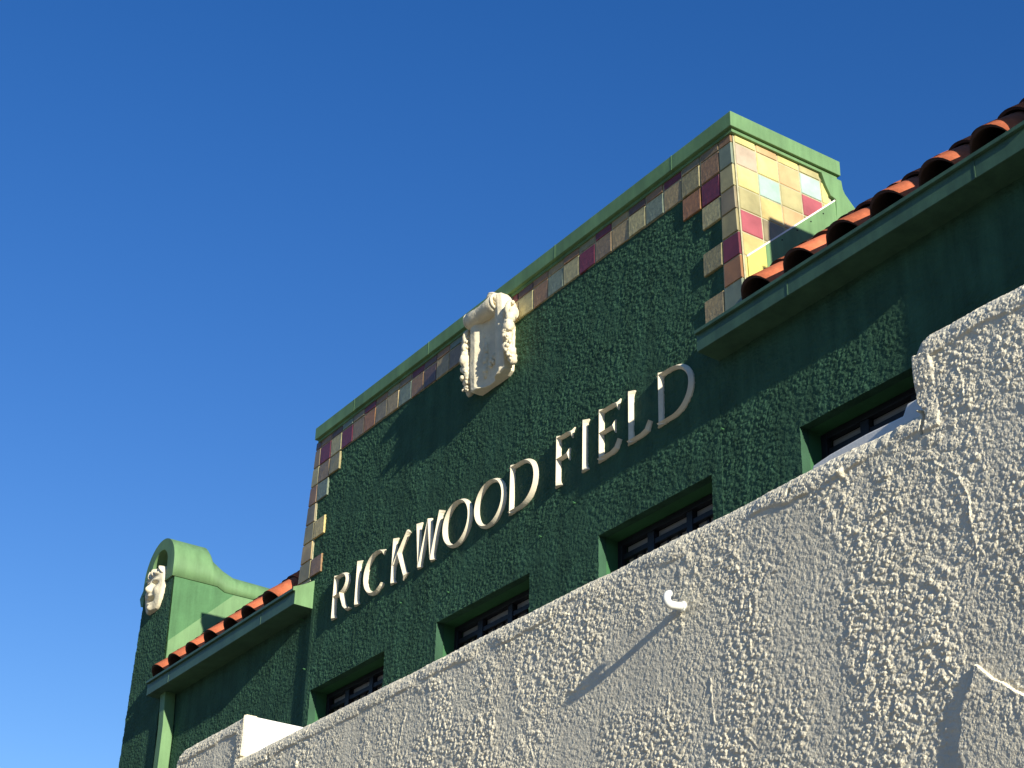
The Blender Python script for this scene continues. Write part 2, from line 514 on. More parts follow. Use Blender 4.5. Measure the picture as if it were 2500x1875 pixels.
ZR = [8.300, 8.232, 8.060, 7.887, 7.714, 7.541, 7.368, 7.195, 7.022]      # row boundaries, top first
XR0, XL0 = -6.862, -12.174
NC = 28
PC = (XR0 - XL0) / NC
row0 = 'mauve grey maroon brown purple tan maroon greyolive brown tan brown purple maroon purple brown grey teal brown purple maroon mauve greyolive brown maroon grey teal purple brown'.split()
row1 = 'brown greyolive tan teal olive tan mauve maroon olive teal brown olive tan grey brown teal mauve tan purple brown teal tan grey rust mauve maroon olive maroon'.split()
for c in range(NC):
    x1 = XR0 - c*PC; x0 = x1 - PC
    front_tile(x0, x1, ZR[1], ZR[0]+.006, row0[c])
    front_tile(x0, x1, ZR[2], ZR[1], row1[c])
extra_r = {2: ['maroon', 'rust'], 3: ['olive'], 5: ['greyolive'], 7: ['tan']}
extra_l = {2: ['mauve', 'greyolive'], 3: ['teal'], 5: ['ochre'], 7: ['brown']}
for r, cs in extra_r.items():
    for c, cc in enumerate(cs):
        x1 = XR0 - c*PC; front_tile(x1-PC, x1, ZR[r+1], ZR[r], cc)
for r, cs in extra_l.items():
    for c, cc in enumerate(cs):
        x0 = XL0 + c*PC; front_tile(x0, x0+PC, ZR[r+1], ZR[r], cc)
colA = 'brown teal olive grey greyolive maroon rust teal'.split()
colL = 'purple mauve olive brown grey greyolive tan greyolive'.split()
gg = .0052
for r in range(8):
    z1, z0 = ZR[r], ZR[r+1]
    if r == 0: z1 += .006
    a, b = z0+gg, z1-gg
    cut_tile([(XR0+gg, a), (xr(a)+.001, a), (xr(b)+.001, b), (XR0+gg, b)], colA[r])
    cut_tile([(xl(a)-.001, a), (XL0-gg, a), (XL0-gg, b), (xl(b)-.001, b)], colL[r])
# grout beds behind the tiles
def bed(x0, x1, z0, z1):
    box('grout_bed', x0, x1, -.0095, .003, z0, z1, M['grout'], tower)
bed(XL0+.004, XR0-.004, ZR[2]+.005, 8.298)
prism('grout_bed', [(XR0-.004, 7.0), (xr(7.0)-.004, 7.0), (xr(8.3)-.004, 8.298), (XR0-.004, 8.298)], 'y', -.009, .002, M['grout'], tower)
prism('grout_bed', [(xl(7.0)+.004, 7.0), (XL0+.004, 7.0), (XL0+.004, 8.298), (xl(8.3)+.004, 8.298)], 'y', -.009, .002, M['grout'], tower)

# tiles on the lit right-hand side of the tower
YC = [.010, .187, .370, .553, .735, .80]
side = [['yellow', 'orange', 'yellow', 'olive', 'olive'], ['taupe', 'yellow', 'orange', 'mint', 'yellow'], ['yellow', 'mint', 'olive', 'pink', 'yellow'],
        ['olive', 'ochre', 'orange', 'tan', 'tan'], ['pink', 'grey', 'tan', 'tan', 'tan'], ['ochre', 'tan', 'tan', 'tan', 'tan'], ['yellow', 'tan', 'tan', 'tan', 'tan']]
def fl(y): return 7.334 + .93*y            # upper edge of the flashing
for r in range(7):
    for c in range(5):
        y0, y1 = YC[c]+gg, YC[c+1]-gg
        z1, z0 = ZR[r]-gg - (.0 if r else .004), ZR[r+1]+gg
        if z1 < fl(y0) - .1: continue
        bm = bmesh.new()
        P = [(y0, z0), (y1, z0), (y1, z1), (y0, z1)]
        ym, zm = (y0+y1)/2, (z0+z1)/2
        def ring(k, d):
            return [bm.verts.new((xr(zm+(z-zm)*k) + d, ym+(y-ym)*k, zm+(z-zm)*k)) for y, z in P]
        rr = trng.uniform(-.001, .0015)
        A, Bq, Cq = ring(1, 0), ring(1, .008), ring(.955, .0115+rr)
        for U, V in ((A, Bq), (Bq, Cq)):
            for i in range(4):
                j = (i+1) % 4; bm.faces.new((U[i], U[j], V[j], V[i]))
        bm.faces.new(Cq)
        bm_obj('wall_tile', bm, M['t_'+side[r][c]], tower)
bm = bmesh.new()
v = [bm.verts.new(p) for p in ((xr(7.0)+.006, .002, 7.0), (xr(7.0)+.006, .82, 7.0), (xr(8.295)+.006, .82, 8.295), (xr(8.295)+.006, .002, 8.295))]
bm.faces.new(v)
bm_obj('grout_bed', bm, M['grout'], tower)
# crack lines in two side tiles
bm = bmesh.new()
# flashing where the roof meets the tower
def slab_side(name, P, d0, d1, m, parent):
    bm = bmesh.new()
    A = [bm.verts.new((xr(z)+d0, y, z)) for y, z in P]; C = [bm.verts.new((xr(z)+d1, y, z)) for y, z in P]
    n = len(P)
    bm.faces.new(C); bm.faces.new(A[::-1])
    for i in range(n):
        j = (i+1) % n; bm.faces.new((A[i], A[j], C[j], C[i]))
    return bm_obj(name, bm, m, parent)
flsh = slab_side('flashing', [(.185, fl(.185)-.28), (.845, fl(.845)-.28), (.845, fl(.845)), (.185, fl(.185))], .008, .020, M['trim'], B)
slab_side('flashing_end', [(.028, fl(.028)-.28), (.1845, fl(.1845)-.28), (.1845, fl(.1845)), (.028, fl(.028))], .008, .020, M['flash_yellow'], flsh)
slab_side('caulk_bead', [(.026, fl(.026)-.007), (.845, fl(.845)-.008), (.845, fl(.845)+.005), (.026, fl(.026)+.007)], .010, .0215, M['caulk'], flsh)
for q in (.33, .47, .60, .72):
    bm = bmesh.new()
    bmesh.ops.create_icosphere(bm, subdivisions=1, radius=.006)
    bmesh.ops.translate(bm, verts=bm.verts, vec=(xr(fl(q)-.05)+.021, q, fl(q)-.045))
    bm_obj('nail_head', bm, M['frame'], flsh)
prism('rear_scroll', [(.728, 8.291), (.905, 8.291), (.914, 8.225), (.93, 8.195), (1.01, 8.118), (1.20, 7.90), (1.20, 7.3), (.82, 7.3), (.845, fl(.845)), (.80, 8.13), (.762, 8.20)], 'x', -7.2, -6.712, M['trim'], B, bevel=.004)

# ---- roofs
TH = math.atan(.925); CT, ST = math.cos(TH), math.sin(TH)
def deckz(y): return 6.972 + .925*y
def roof_tile_mesh(p, L=.37):
    nu = 16
    bm = bmesh.new()
    def prof(u):
        t = min(1.0, abs(u - .46*p) / (.36*p))
        return .120*math.sqrt(max(0.0, 1 - t*t))**1.15 + .012*min(1.0, max(0.0, (abs(u-.46*p)/p-.36)/.14))**2
    rows = []
    for (vv, lift) in ((0.0, .034), (L*.5, .018), (L, .002)):
        top = []; bot = []
        for i in range(nu+1):
            u = p*1.03*i/nu; h = prof(min(u, p)) + lift
            for lst, hh in ((top, h), (bot, h-.017)):
                lst.append(bm.verts.new((u, vv*CT - hh*ST, vv*ST + hh*CT)))
        rows.append((top, bot))
    for (t0, b0), (t1, b1) in zip(rows, rows[1:]):
        for i in range(nu):
            bm.faces.new((t0[i], t0[i+1], t1[i+1], t1[i])); bm.faces.new((b0[i+1], b0[i], b1[i], b1[i+1]))
        bm.faces.new((t0[0], t1[0], b1[0], b0[0])); bm.faces.new((t1[nu], t0[nu], b0[nu], b1[nu]))
    for (t, b), s in ((rows[0], 1), (rows[-1], -1)):
        for i in range(nu):
            f = (t[i], b[i], b[i+1], t[i+1]); bm.faces.new(f if s > 0 else f[::-1])
    bmesh.ops.recalc_face_normals(bm, faces=bm.faces)
    me = bpy.data.meshes.new('roof_tile'); bm.to_mesh(me); bm.free()
    me.polygons.foreach_set('use_smooth', [abs(q.normal.y*CT+q.normal.z*ST) < .5 for q in me.polygons])
    me.materials.append(M['clay']); me.materials.append(M['clay_shade'])
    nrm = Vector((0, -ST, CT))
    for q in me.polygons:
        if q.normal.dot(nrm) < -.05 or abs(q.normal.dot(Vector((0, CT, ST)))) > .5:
            q.material_index = 1  # undersides and end faces take the painted shade
    return me
def roof(x0, x1, xstart, p, n, courses=5):
    bm = bmesh.new()
    add_prism(bm, [(-.12, deckz(-.12)), (1.32, deckz(1.32)), (1.32, 6.9), (-.02, 6.9)], 'x', x0, x1)
    d = bm_obj('roof', bm, M['deck'], B)
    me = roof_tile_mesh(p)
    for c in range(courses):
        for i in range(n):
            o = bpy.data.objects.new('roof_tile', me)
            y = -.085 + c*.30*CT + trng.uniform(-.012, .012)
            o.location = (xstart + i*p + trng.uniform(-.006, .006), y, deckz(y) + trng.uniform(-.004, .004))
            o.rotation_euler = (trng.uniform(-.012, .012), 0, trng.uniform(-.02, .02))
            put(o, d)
    return d
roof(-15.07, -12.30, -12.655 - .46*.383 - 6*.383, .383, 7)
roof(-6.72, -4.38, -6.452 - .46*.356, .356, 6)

# ---- gutters
def gutter(x0, x1):
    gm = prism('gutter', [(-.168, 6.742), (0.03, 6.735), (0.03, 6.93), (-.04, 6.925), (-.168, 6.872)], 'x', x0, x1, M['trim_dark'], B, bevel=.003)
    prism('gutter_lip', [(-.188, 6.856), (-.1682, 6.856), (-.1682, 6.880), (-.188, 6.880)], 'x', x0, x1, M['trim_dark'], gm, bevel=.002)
    return gm
gL = gutter(-15.09, -12.112)
prism('end_plate', [(-.189, 6.885), (-.09, 6.93), (.0, 6.985), (.0, 6.737), (-.169, 6.74), (-.169, 6.855), (-.189, 6.855)], 'x', -12.1118, -12.1, M['trim'], gL)
gR = gutter(-6.95, -4.38)
for gq, xs in ((gL, (-14.6, -12.72)), (gR, (-6.15, -4.75))):
    for x in xs:
        box('gutter_joint', x-.004, x+.004, -.1705, -.167, 6.745, 6.855, M['trim_dark'], gq)

# ---- downspout
ds = prism('downspout', [(-14.905, 0), (-14.795, 0), (-14.795, 6.40), (-14.84, 6.74), (-14.95, 6.74), (-14.905, 6.40)], 'y', -.085, .02, M['trim'], B, bevel=.004)
for z in (3.0, 5.6):
    box('pipe_strap', -14.915, -14.785, -.090, .024, z, z+.03, M['trim_dark'], ds)

# ---- end piers with arched hoods
def pier(x_shift, mirror, top_z=8.478, y0=-.05, hood_in=-.018):
    cx0 = -15.44
    def fx(x):
        return x if not mirror else (2*cx0 - x) + 0.0
    def T(x): return fx(x) + x_shift
    R1, R2 = .362, .192
    dz = top_z - 8.478
    # shaft
    def xe(z, s): return cx0 + s*(.352 + max(0, 7.98-z)*.045)
    bm = bmesh.new()
    add_prism(bm, [(T(xe(0+4, -1)), 0), (T(xe(4, 1)), 0), (T(xe(4, 1)), 4.0), (T(xe(7.98, 1)), 7.985), (T(xe(7.98, -1)), 7.985), (T(xe(4, -1)), 4.0)], 'y', y0+.012, 1.35)
    body = bm_obj('end_pier', bm, M['green_side'], B)
    xa, xb = sorted((T(xe(5.2, -1)), T(xe(5.2, 1))))
    def kp(x, z):
        lo = np.minimum(T(cx0 - .352) - np.maximum(0, 7.98-z)*.045, 9e9); hi = T(cx0+.352) + np.maximum(0, 7.98-z)*.045
        if mirror:
            lo, hi = T(cx0+.352) - np.maximum(0, 7.98-z)*.045, T(cx0-.352) + np.maximum(0, 7.98-z)*.045
        return (x > lo) & (x < hi)
    if not mirror:
        grid_obj('pier_stucco', np.arange(xa-.01, xb+.01, .0095), np.arange(5.2, 7.985, .0095), lambda X, Z: y0 - hgreen(X, Z, 300), M['green'], body, kp)
    # hood: an arched barrel that steps down into a shoulder
    def section(y, top, e, n=20):
        rise = min(R1, (top - e)*.72)
        pts = [(cx0 - R1, e)]
        for k in range(n+1):
            a = math.pi*(1 - k/n)
            pts.append((cx0 + R1*math.cos(a), top - rise + rise*math.sin(a)))
        pts.append((cx0 + R1, e))
        return [(T(x), y, z + dz) for x, z in pts]
    secs = [section(y0+hood_in, 8.478, 7.984), section(.32, 8.478, 7.984), section(.345, 8.44, 7.984), section(.37, 8.36, 7.984), section(.415, 8.325, 7.984), section(.50, 8.27, 7.942), section(.62, 8.21, 7.942), section(1.36, 8.19, 7.942)]
    bm = bmesh.new()
    V = [[bm.verts.new(p) for p in s] for s in secs]
    n = len(V[0])
    for a, b in zip(V, V[1:]):
        for i in range(n-1):
            bm.faces.new((a[i], a[i+1], b[i+1], b[i]))
        bm.faces.new((a[n-1], a[0], b[0], b[n-1]))
    bm.faces.new(V[-1])
    # front ring and niche
    inner = [(cx0 - R2, 7.984)] + [(cx0 + R2*math.cos(math.pi*(1-k/20)), 8.364 - R2 + R2*math.sin(math.pi*(1-k/20))) for k in range(21)] + [(cx0 + R2, 7.984)]
    I0 = [bm.verts.new((T(x), y0+hood_in, z+dz)) for x, z in inner]
    I1 = [bm.verts.new((T(x), y0+.11, z+dz)) for x, z in inner]
    O0 = [bm.verts.new(v_.co) for v_ in V[0]]; J0 = [bm.verts.new(v_.co) for v_ in I0]
    for i in range(n-1):
        bm.faces.new((O0[i], O0[i+1], J0[i+1], J0[i])); bm.faces.new((I0[i], I0[i+1], I1[i+1], I1[i]))
    bm.faces.new((V[0][0], I0[0], I0[-1], V[0][-1]) if False else (I0[0], I1[0], I1[-1], I0[-1]))
    bm.faces.new(I1)
    h = bm_obj('hood', bm, M['trim'], body, smooth=False)
    h.data.polygons.foreach_set('use_smooth', [abs(q.normal.y) < .6 and q.normal.z > -.3 for q in h.data.polygons])
    # lower lugs of the hood
    for s in (-1, 1):
        if s < 0 and not mirror:
            prism('hood_lug', [(cx0-R1-.085, 7.985), (cx0-R1+.02, 8.10), (cx0-R1+.02, 7.87), (cx0-R1-.03, 7.885)], 'y', y0-.010, .5, M['trim'], h)
    # flashing strip along the roof
    if not mirror:
        def xs_(z, d): return T(xe(z, 1)) + d
        fb = bmesh.new()
        FP = [(y0+.014, 7.31), (.60, 7.935), (1.3, 7.935), (1.3, 7.0), (y0+.014, 6.85)]
        A_ = [fb.verts.new((xs_(z, -.02), y, z)) for y, z in FP]; C_ = [fb.verts.new((xs_(z, .006), y, z)) for y, z in FP]
        fb.faces.new(C_); fb.faces.new(A_[::-1])
        for i in range(5):
            fb.faces.new((A_[i], A_[(i+1) % 5], C_[(i+1) % 5], C_[i]))
        bm_obj('flashing', fb, M['trim'], body)
    return body
pier(0, False)
pier(-4.22 + .352 + 15.44, True, 8.49, -.150, .09)

# small fixings left in the stucco
for x, z in NAILS:
    bm = bmesh.new()
    add_tube(bm, [(x, .02, z), (x, -.012, z), (x+.003, -.019, z+.003)], [.007, .006, .004], 6)
    bm_obj('wall_plug', bm, M['reveal'], tower)

# ================================================================== raised letters
LZ0, LZ1 = 6.520, 6.885
def stroke(bm, pts, wid, closed=False, d=.012, ridge=.036, back=.012):
    n = len(pts)
    L = []; Rr = []
    for i in range(n):
        if closed:
            a, b = pts[(i-1) % n], pts[(i+1) % n]
        else:
            a, b = pts[max(i-1, 0)], pts[min(i+1, n-1)]
        tx, tz = b[0]-a[0], b[1]-a[1]; l = math.hypot(tx, tz) or 1
        nx, nz = -tz/l, tx/l
        w = (wid[i] if hasattr(wid, '__len__') else wid)/2*.79
        L.append((pts[i][0]+nx*w, pts[i][1]+nz*w)); Rr.append((pts[i][0]-nx*w, pts[i][1]-nz*w))
    rows = []
    for i in range(n):
        w = (wid[i] if hasattr(wid, '__len__') else wid)
        dd = d; rg = ridge
        rows.append([bm.verts.new((L[i][0], back, L[i][1])), bm.verts.new((L[i][0], -dd, L[i][1])), bm.verts.new((pts[i][0], -rg, pts[i][1])),
                     bm.verts.new((Rr[i][0], -dd, Rr[i][1])), bm.verts.new((Rr[i][0], back, Rr[i][1]))])
    rng_ = range(n) if closed else range(n-1)
    for i in rng_:
        a, b = rows[i], rows[(i+1) % n]
        for k in range(4):
            bm.faces.new((a[k], a[k+1], b[k+1], b[k]))
    if not closed:
        bm.faces.new(rows[0][::-1]); bm.faces.new(rows[-1])

def stem(bm, x0, z0, x1, z1, w=.043, s0=True, s1=True, f=2.35):
    ts = [0, .025, .06, .11, .5, .89, .94, .975, 1]
    ws = [f, f*.86, 1.38, 1.06, .96, 1.06, 1.38, f*.86, f]
    pts = [(x0+(x1-x0)*t, z0+(z1-z0)*t) for t in ts]
    if not s0: ws[:4] = [1.0, 1.0, 1.0, 1.0]
    if not s1: ws[5:] = [1.0, 1.0, 1.0, 1.0]
    stroke(bm, pts, [w*q for q in ws])

def arc(cx_, cz_, rx, rz, a0, a1, n=22):
    return [(cx_+rx*math.cos(math.radians(a0+(a1-a0)*k/n)), cz_+rz*math.sin(math.radians(a0+(a1-a0)*k/n))) for k in range(n+1)]

Zm = (LZ0+LZ1)/2; HH = LZ1-LZ0
def glyph(ch, x0, x1):
    bm = bmesh.new()
    w = x1-x0
    z0, z1 = LZ0, LZ1
    if ch == 'I':
        stem(bm, (x0+x1)/2, z0, (x0+x1)/2, z1)
    elif ch == 'R':
        sx = x0+.065
        stem(bm, sx, z0, sx, z1-.004)
        bowl = [(sx-.01, z1-.020)] + [(sx+.06, z1-.019)] + arc(sx+.085, z1-.098, .115, .080, 85, -80, 14) + [(sx+.05, z1-.180), (sx, z1-.182)]
        n = len(bowl); ww = [.030, .030] + [.030+.022*math.sin(math.pi*k/14) for k in range(15)] + [.028, .026]
        stroke(bm, bowl, ww)
        leg = [(sx+.105, z1-.178), (sx+.135, z0+.12), (sx+.175, z0+.05), (sx+.215, z0+.018), (x1, z0+.012)]
        stroke(bm, leg, [.048, .050, .046, .034, .012])
    elif ch == 'C':
        pts = arc(x0+.19, Zm, .170, HH/2-.014, 52, 312, 30)
        ww = [.058 if k == 0 else .026+.026*math.sin(math.pi*min(1, max(0, (k-2)/26))) for k in range(31)]
        ww[1] = .040; ww[-1] = .014; ww[-2] = .030
        stroke(bm, pts, ww)
    elif ch == 'K':
        sx = x0+.065
        stem(bm, sx, z0, sx, z1)
        stem(bm, sx+.01, Zm-.035, x1-.06, z1, .036, False, True, 2.0)
        stem(bm, x1-.075, z0, sx+.075, Zm+.035, .052, True, False, 2.2)
    elif ch == 'W':
        stem(bm, x0+.105, z0+.005, x0+.055, z1, .050, False, True, 2.2)
        stem(bm, x0+.105, z0+.005, x0+.215, z1-.015, .036, False, False)
        stem(bm, x0+.275, z0+.005, x0+.215, z1-.012, .050, False, False)
        stem(bm, x0+.275, z0+.005, x1-.05, z1, .040, False, True, 2.3)
        for xx in (x0+.100, x0+.282):
            stroke(bm, [(xx, z0+.05), (xx, z0+.018), (xx, z0)], [.050, .062, .085])
    elif ch == 'O':
        pts = arc((x0+x1)/2, Zm, w/2-.026, HH/2-.013, 90, 450, 44)[:-1]
        ww = [.030+.022*abs(math.cos(math.radians(90+360*k/44)))**1.2 for k in range(44)]
        stroke(bm, pts, ww, True)
    elif ch == 'D':
        sx = x0+.070
        stem(bm, sx, z0, sx, z1)
        bowl = [(sx-.02, z1-.016), (sx+.08, z1-.015)] + arc(x1-.205, Zm, .180, HH/2-.015, 86, -86, 24) + [(sx+.08, z0+.015), (sx-.02, z0+.016)]
        ww = [.030, .030] + [.030+.026*math.sin(math.pi*k/24) for k in range(25)] + [.030, .030]
        stroke(bm, bowl, ww)
    elif ch in 'FEL':
        sx = x0+.068
        stem(bm, sx, z0, sx, z1)
        if ch in 'FE':
            stroke(bm, [(sx-.01, z1-.015), (x1-.05, z1-.015), (x1-.028, z1-.022), (x1-.008, z1-.030)], [.030, .030, .048, .095])
            stroke(bm, [(sx, Zm+.012), (x1-.085, Zm+.012), (x1-.065, Zm+.012), (x1-.052, Zm+.012)], [.028, .028, .060, .120])
        if ch in 'EL':
            stroke(bm, [(sx-.02, z0+.016), (x1-.075, z0+.016), (x1-.03, z0+.030), (x1+.005, z0+.078)], [.032, .034, .044, .016])
    return bm
LET = [('R', -11.751, -11.415, 'first letter of the longer word'),
       ('I', -11.379, -11.245, 'between the letters R and C'),
       ('C', -11.212, -10.852, 'the only round open one of the name'),
       ('K', -10.820, -10.492, 'standing between C and W'),
       ('W', -10.466, -10.038, 'standing between K and O'),
       ('O', -10.054, -9.661, 'next to the W'),
       ('O', -9.628, -9.226, 'next to the D that ends the longer word'),
       ('D', -9.218, -8.833, 'that ends the longer word, lit by the sun'),
       ('F', -8.661, -8.420, 'first letter of the shorter word'),
       ('I', -8.364, -8.222, 'between the letters F and E'),
       ('E', -8.180, -7.915, 'with three arms beside the L'),
       ('L', -7.866, -7.600, 'half in shadow beside the last D'),
       ('D', -7.562, -7.172, 'mostly in shadow below the right-hand gutter')]
for ch, a, b, tail in LET:
    o = bm_obj('sign_letter', glyph(ch, a, b), M['letter'])
    o.data.transform(Matrix.Translation((-(a+b)/2, 0, -LZ0))); o.location = ((a+b)/2, 0, LZ0)
    tag(o, 'raised cream letter %s %s' % (ch, tail), 'letter', 'raised letters of the name on the green wall')

# ================================================================== cartouche
crest = thing('cartouche', 'cream cast-stone cartouche with scroll top and fruit garlands over the tiled parapet edge', 'ornament', (-9.40, -.02, 7.63))
def lump(bm, c, r, seed, sub=2, squash=(1, 1, 1)):
    rr = np.random.default_rng(seed)
    q = bmesh.ops.create_icosphere(bm, subdivisions=sub, radius=1.0)['verts']
    ph = rr.uniform(0, 6.28, 6)
    for v_ in q:
        n_ = v_.co.normalized()
        k = 1 + .10*math.sin(5*n_.x+ph[0]) + .10*math.sin(6*n_.y+ph[1]) + .08*math.sin(7*n_.z+ph[2])
        v_.co = Vector((c[0]+n_.x*r*k*squash[0], c[1]+n_.y*r*k*squash[1], c[2]+n_.z*r*k*squash[2]))
# panel with a hollow front
bm = bmesh.new()
prof = [(-9.650, -.010), (-9.650, -.075), (-9.615, -.100), (-9.560, -.098), (-9.500, -.060), (-9.430, -.048), (-9.345, -.055), (-9.285, -.092), (-9.235, -.104), (-9.195, -.085), (-9.190, -.010)]
levels = [(7.640, .80, -.0), (7.662, 1.0, .0), (7.80, 1.02, .012), (8.05, 1.0, .020), (8.18, .98, .030), (8.28, .9, .030), (8.315, .8, .02)]
rows = []
for z, k, extra in levels:
    rows.append([bm.verts.new((-9.42+(x+9.42)*k, min(.0, y - (extra if y < -.03 else 0)) if y < -.011 else .02, z + (.03*(x+9.42)/.23 if z < 7.7 else 0)*0)) for x, y in prof])
for a, b in zip(rows, rows[1:]):
    for i in range(len(prof)-1):
        bm.faces.new((a[i], a[i+1], b[i+1], b[i]))
bm.faces.new(rows[0]); bm.faces.new(rows[-1][::-1])
bm_obj('shield_panel', bm, M['cream'], crest, bevel=.006)
# rolled top with spiral ends
bm = bmesh.new()
for (xa, xb, r) in ((-9.64, -9.29, .078),):
    n = 20
    rings = []
    for x, k in ((xa, .80), (xa+.02, 1), (xa+.10, .90), ((xa+xb)/2, .86), (xb-.10, .9), (xb-.02, 1), (xb, .86)):
        rings.append([bm.verts.new((x, -.100 + r*k*math.cos(2*math.pi*i/n), 8.245 + r*k*math.sin(2*math.pi*i/n))) for i in range(n)])
    for a, b in zip(rings, rings[1:]):
        for i in range(n):
            bm.faces.new((a[i], a[(i+1) % n], b[(i+1) % n], b[i]))
    bm.faces.new(rings[0]); bm.faces.new(rings[-1][::-1])
roll = bm_obj('scroll_roll', bm, M['cream'], crest, smooth=True)
roll.data.polygons.foreach_set('use_smooth', [abs(q.normal.x) < .8 for q in roll.data.polygons])
for xs_, s in ((-9.285, 1), (-9.645, -1)):
    bm = bmesh.new()
    pts = []; rad = []
    for k in range(46):
        a = k/45*2*math.pi*1.6 + .6
        rr = .078*(1 - .80*k/45)
        pts.append((xs_ + s*.010*k/45, -.100 + rr*math.cos(a), 8.245 + rr*math.sin(a))); rad.append(.013*(1 - .35*k/45))
    add_tube(bm, pts, rad, 6)
    bmesh.ops.create_uvsphere(bm, u_segments=10, v_segments=6, radius=.017, matrix=Matrix.Translation((xs_+s*.012, -.100, 8.245)))
    bm_obj('volute', bm, M['cream'], roll, smooth=True)
# arched ribs running down from the roll to the right shoulder
bm = bmesh.new()
for off, r in ((.0, .026), (.035, .020), (-.03, .016)):
    pts = []
    for k in range(15):
        t = k/14
        a = math.pi*(.5 - .62*t)
        pts.append((-9.36 + .17*t + .02*off, -.055 - .075*math.cos(1.3*t), 8.315 - .19*t*t - off*.9))
    add_tube(bm, pts, r, 7)
bm_obj('arched_ribs', bm, M['cream'], crest, smooth=True)
bm = bmesh.new()
for k in range(5):
    lump(bm, (-9.655-.008*k, -.05-.004*k, 8.335-.035*k), .030, 50+k, 2, (.8, 1, 1.2))
bm_obj('leaf_tip', bm, M['cream'], crest, smooth=True)
bm = bmesh.new()
rq = np.random.default_rng(9)
for k in range(16):
    t = k/15
    lump(bm, (-9.475 + .012*math.sin(t*5) + rq.uniform(-.006, .006), -.058 - .012*rq.random(), 7.74 + .42*t), .020 + .008*rq.random(), 700+k, 1, (.8, 1, 1.5))
for k, (x_, z_) in enumerate(((-9.36, 7.79), (-9.335, 7.82), (-9.385, 7.815), (-9.31, 7.79), (-9.355, 7.845), (-9.40, 7.78))):
    lump(bm, (x_, -.070, z_), .020, 730+k, 1, (1, 1, 1.2))
bm_obj('panel_relief', bm, M['cream'], crest, smooth=True)
def garland(xc, ztop, zbot, seed, s):
    rr = np.random.default_rng(seed)
    bm = bmesh.new()
    n = 13
    for k in range(n):
        t = k/(n-1)
        z = ztop + (zbot-ztop)*t
        r = .030 + .014*math.sin(math.pi*(t*.85+.1)) + rr.uniform(-.009, .006)
        lump(bm, (xc + s*.018*math.sin(t*7) + rr.uniform(-.012, .012), -.060 - .045*math.sin(math.pi*min(1, t*.9+.12)) + rr.uniform(-.012, .008), z), r, seed*100+k, 2, (1, 1, 1.15))
        for q in range(4):
            lump(bm, (xc + rr.uniform(-.035, .035), -.085 - .035*math.sin(math.pi*t) + rr.uniform(-.02, .01), z + rr.uniform(-.02, .02)), rr.uniform(.010, .022), seed*200+k*3+q, 1)
    o = bm_obj('garland', bm, M['cream'], crest, smooth=True)
    # curled scroll that the garland hangs from
    bm = bmesh.new()
    pts = []; rad = []
    for k in range(30):
        a = k/29*2*math.pi*1.15 + math.pi*.55
        q = .058*(1-.55*k/29)
        pts.append((xc, -.075 + q*math.cos(a)*.9, ztop - .045 + q*math.sin(a)*1.15)); rad.append(.024*(1-.4*k/29))
    add_tube(bm, pts, rad, 8)
    bm_obj('garland_scroll', bm, M['cream'], o, smooth=True)
garland(-9.120, 8.150, 7.690, 3, 1)
garland(-9.690, 8.170, 7.690, 4, -1)

# ================================================================== face mask on the left pier
def mask_relief():
    cxm, czm = -15.475, 7.940
    W, H = .215, .225
    nu, nv = 61, 81
    U, V = np.meshgrid(np.linspace(-1, 1, nu), np.linspace(-1, 1, nv))
    G = lambda u0, v0, a, b: np.exp(-((U-u0)/a)**2 - ((V-v0)/b)**2)
    wid = np.where(V < .1, .30 + .70*np.sqrt(np.clip(1-((V-.1)/1.12)**2, 0, 1)), 1.0 - .30*((V-.1)/.9)**2)
    d = .020 + .062*np.sqrt(np.clip(1 - U**2, 0, 1))*np.sqrt(np.clip(1.02 - (V*.88)**4, .05, 1))
    d += .075*G(0, -.02, .16, .20) + .030*G(0, .18, .12, .22)           # nose and bridge
    d += .018*(G(.17, -.12, .10, .08) + G(-.17, -.12, .10, .08))         # nostrils
    d -= .045*(G(.36, .20, .20, .10) + G(-.36, .20, .20, .10))           # eye sockets
    d += .022*(G(.36, .17, .11, .06) + G(-.36, .17, .11, .06))           # eyeballs
    d += .032*(G(.36, .38, .28, .08) + G(-.36, .38, .28, .08))           # brows
    d += .030*(G(.52, -.12, .22, .20) + G(-.52, -.12, .22, .20))         # cheeks
    d += .030*G(0, -.30, .22, .07)                                       # upper lip
    d -= .085*np.exp(-(U/.34)**4 - ((V+.46)/.11)**4)                     # open mouth
    d += .028*G(0, -.64, .22, .06)                                       # lower lip
    d += .040*G(0, -.84, .24, .14)                                       # chin
    hair = sstep(.55, .68, V)
    d += hair*(.016 + .022*np.cos(U*13 + 2.5*np.sin(V*9)))               # curls
    edge = sstep(0, .05, 1-np.abs(U)) * sstep(0, .04, 1-np.abs(V))
    d = np.clip(d, .012, None)*edge
    X = cxm + U*wid*W; Z = czm + V*H + .012*hair*np.cos(U*9)
    Yv = -.05 - d*.72
    verts = np.stack([X, Yv, Z], -1).reshape(-1, 3).tolist()
    faces = []
    for j in range(nv-1):
        for i in range(nu-1):
            a = j*nu+i; faces.append((a, a+1, a+nu+1, a+nu))
    # closed back
    off = nu*nv
    rim = [i for i in range(nu)] + [j*nu+nu-1 for j in range(1, nv)] + [(nv-1)*nu+i for i in range(nu-2, -1, -1)] + [j*nu for j in range(nv-2, 0, -1)]
    for r in rim: verts.append((verts[r][0], -.03, verts[r][2]))
    n = len(rim)
    for k in range(n):
        faces.append((rim[(k+1) % n], rim[k], off+k, off+(k+1) % n))
    faces.append([off+k for k in range(n)])
    return verts, faces
vs, fs = mask_relief()
mk = mesh_obj('face_mask', vs, fs, M['cream'], smooth=True)
tag(mk, 'cream open-mouthed sculpted face mask on the arched green pier', 'sculpture')

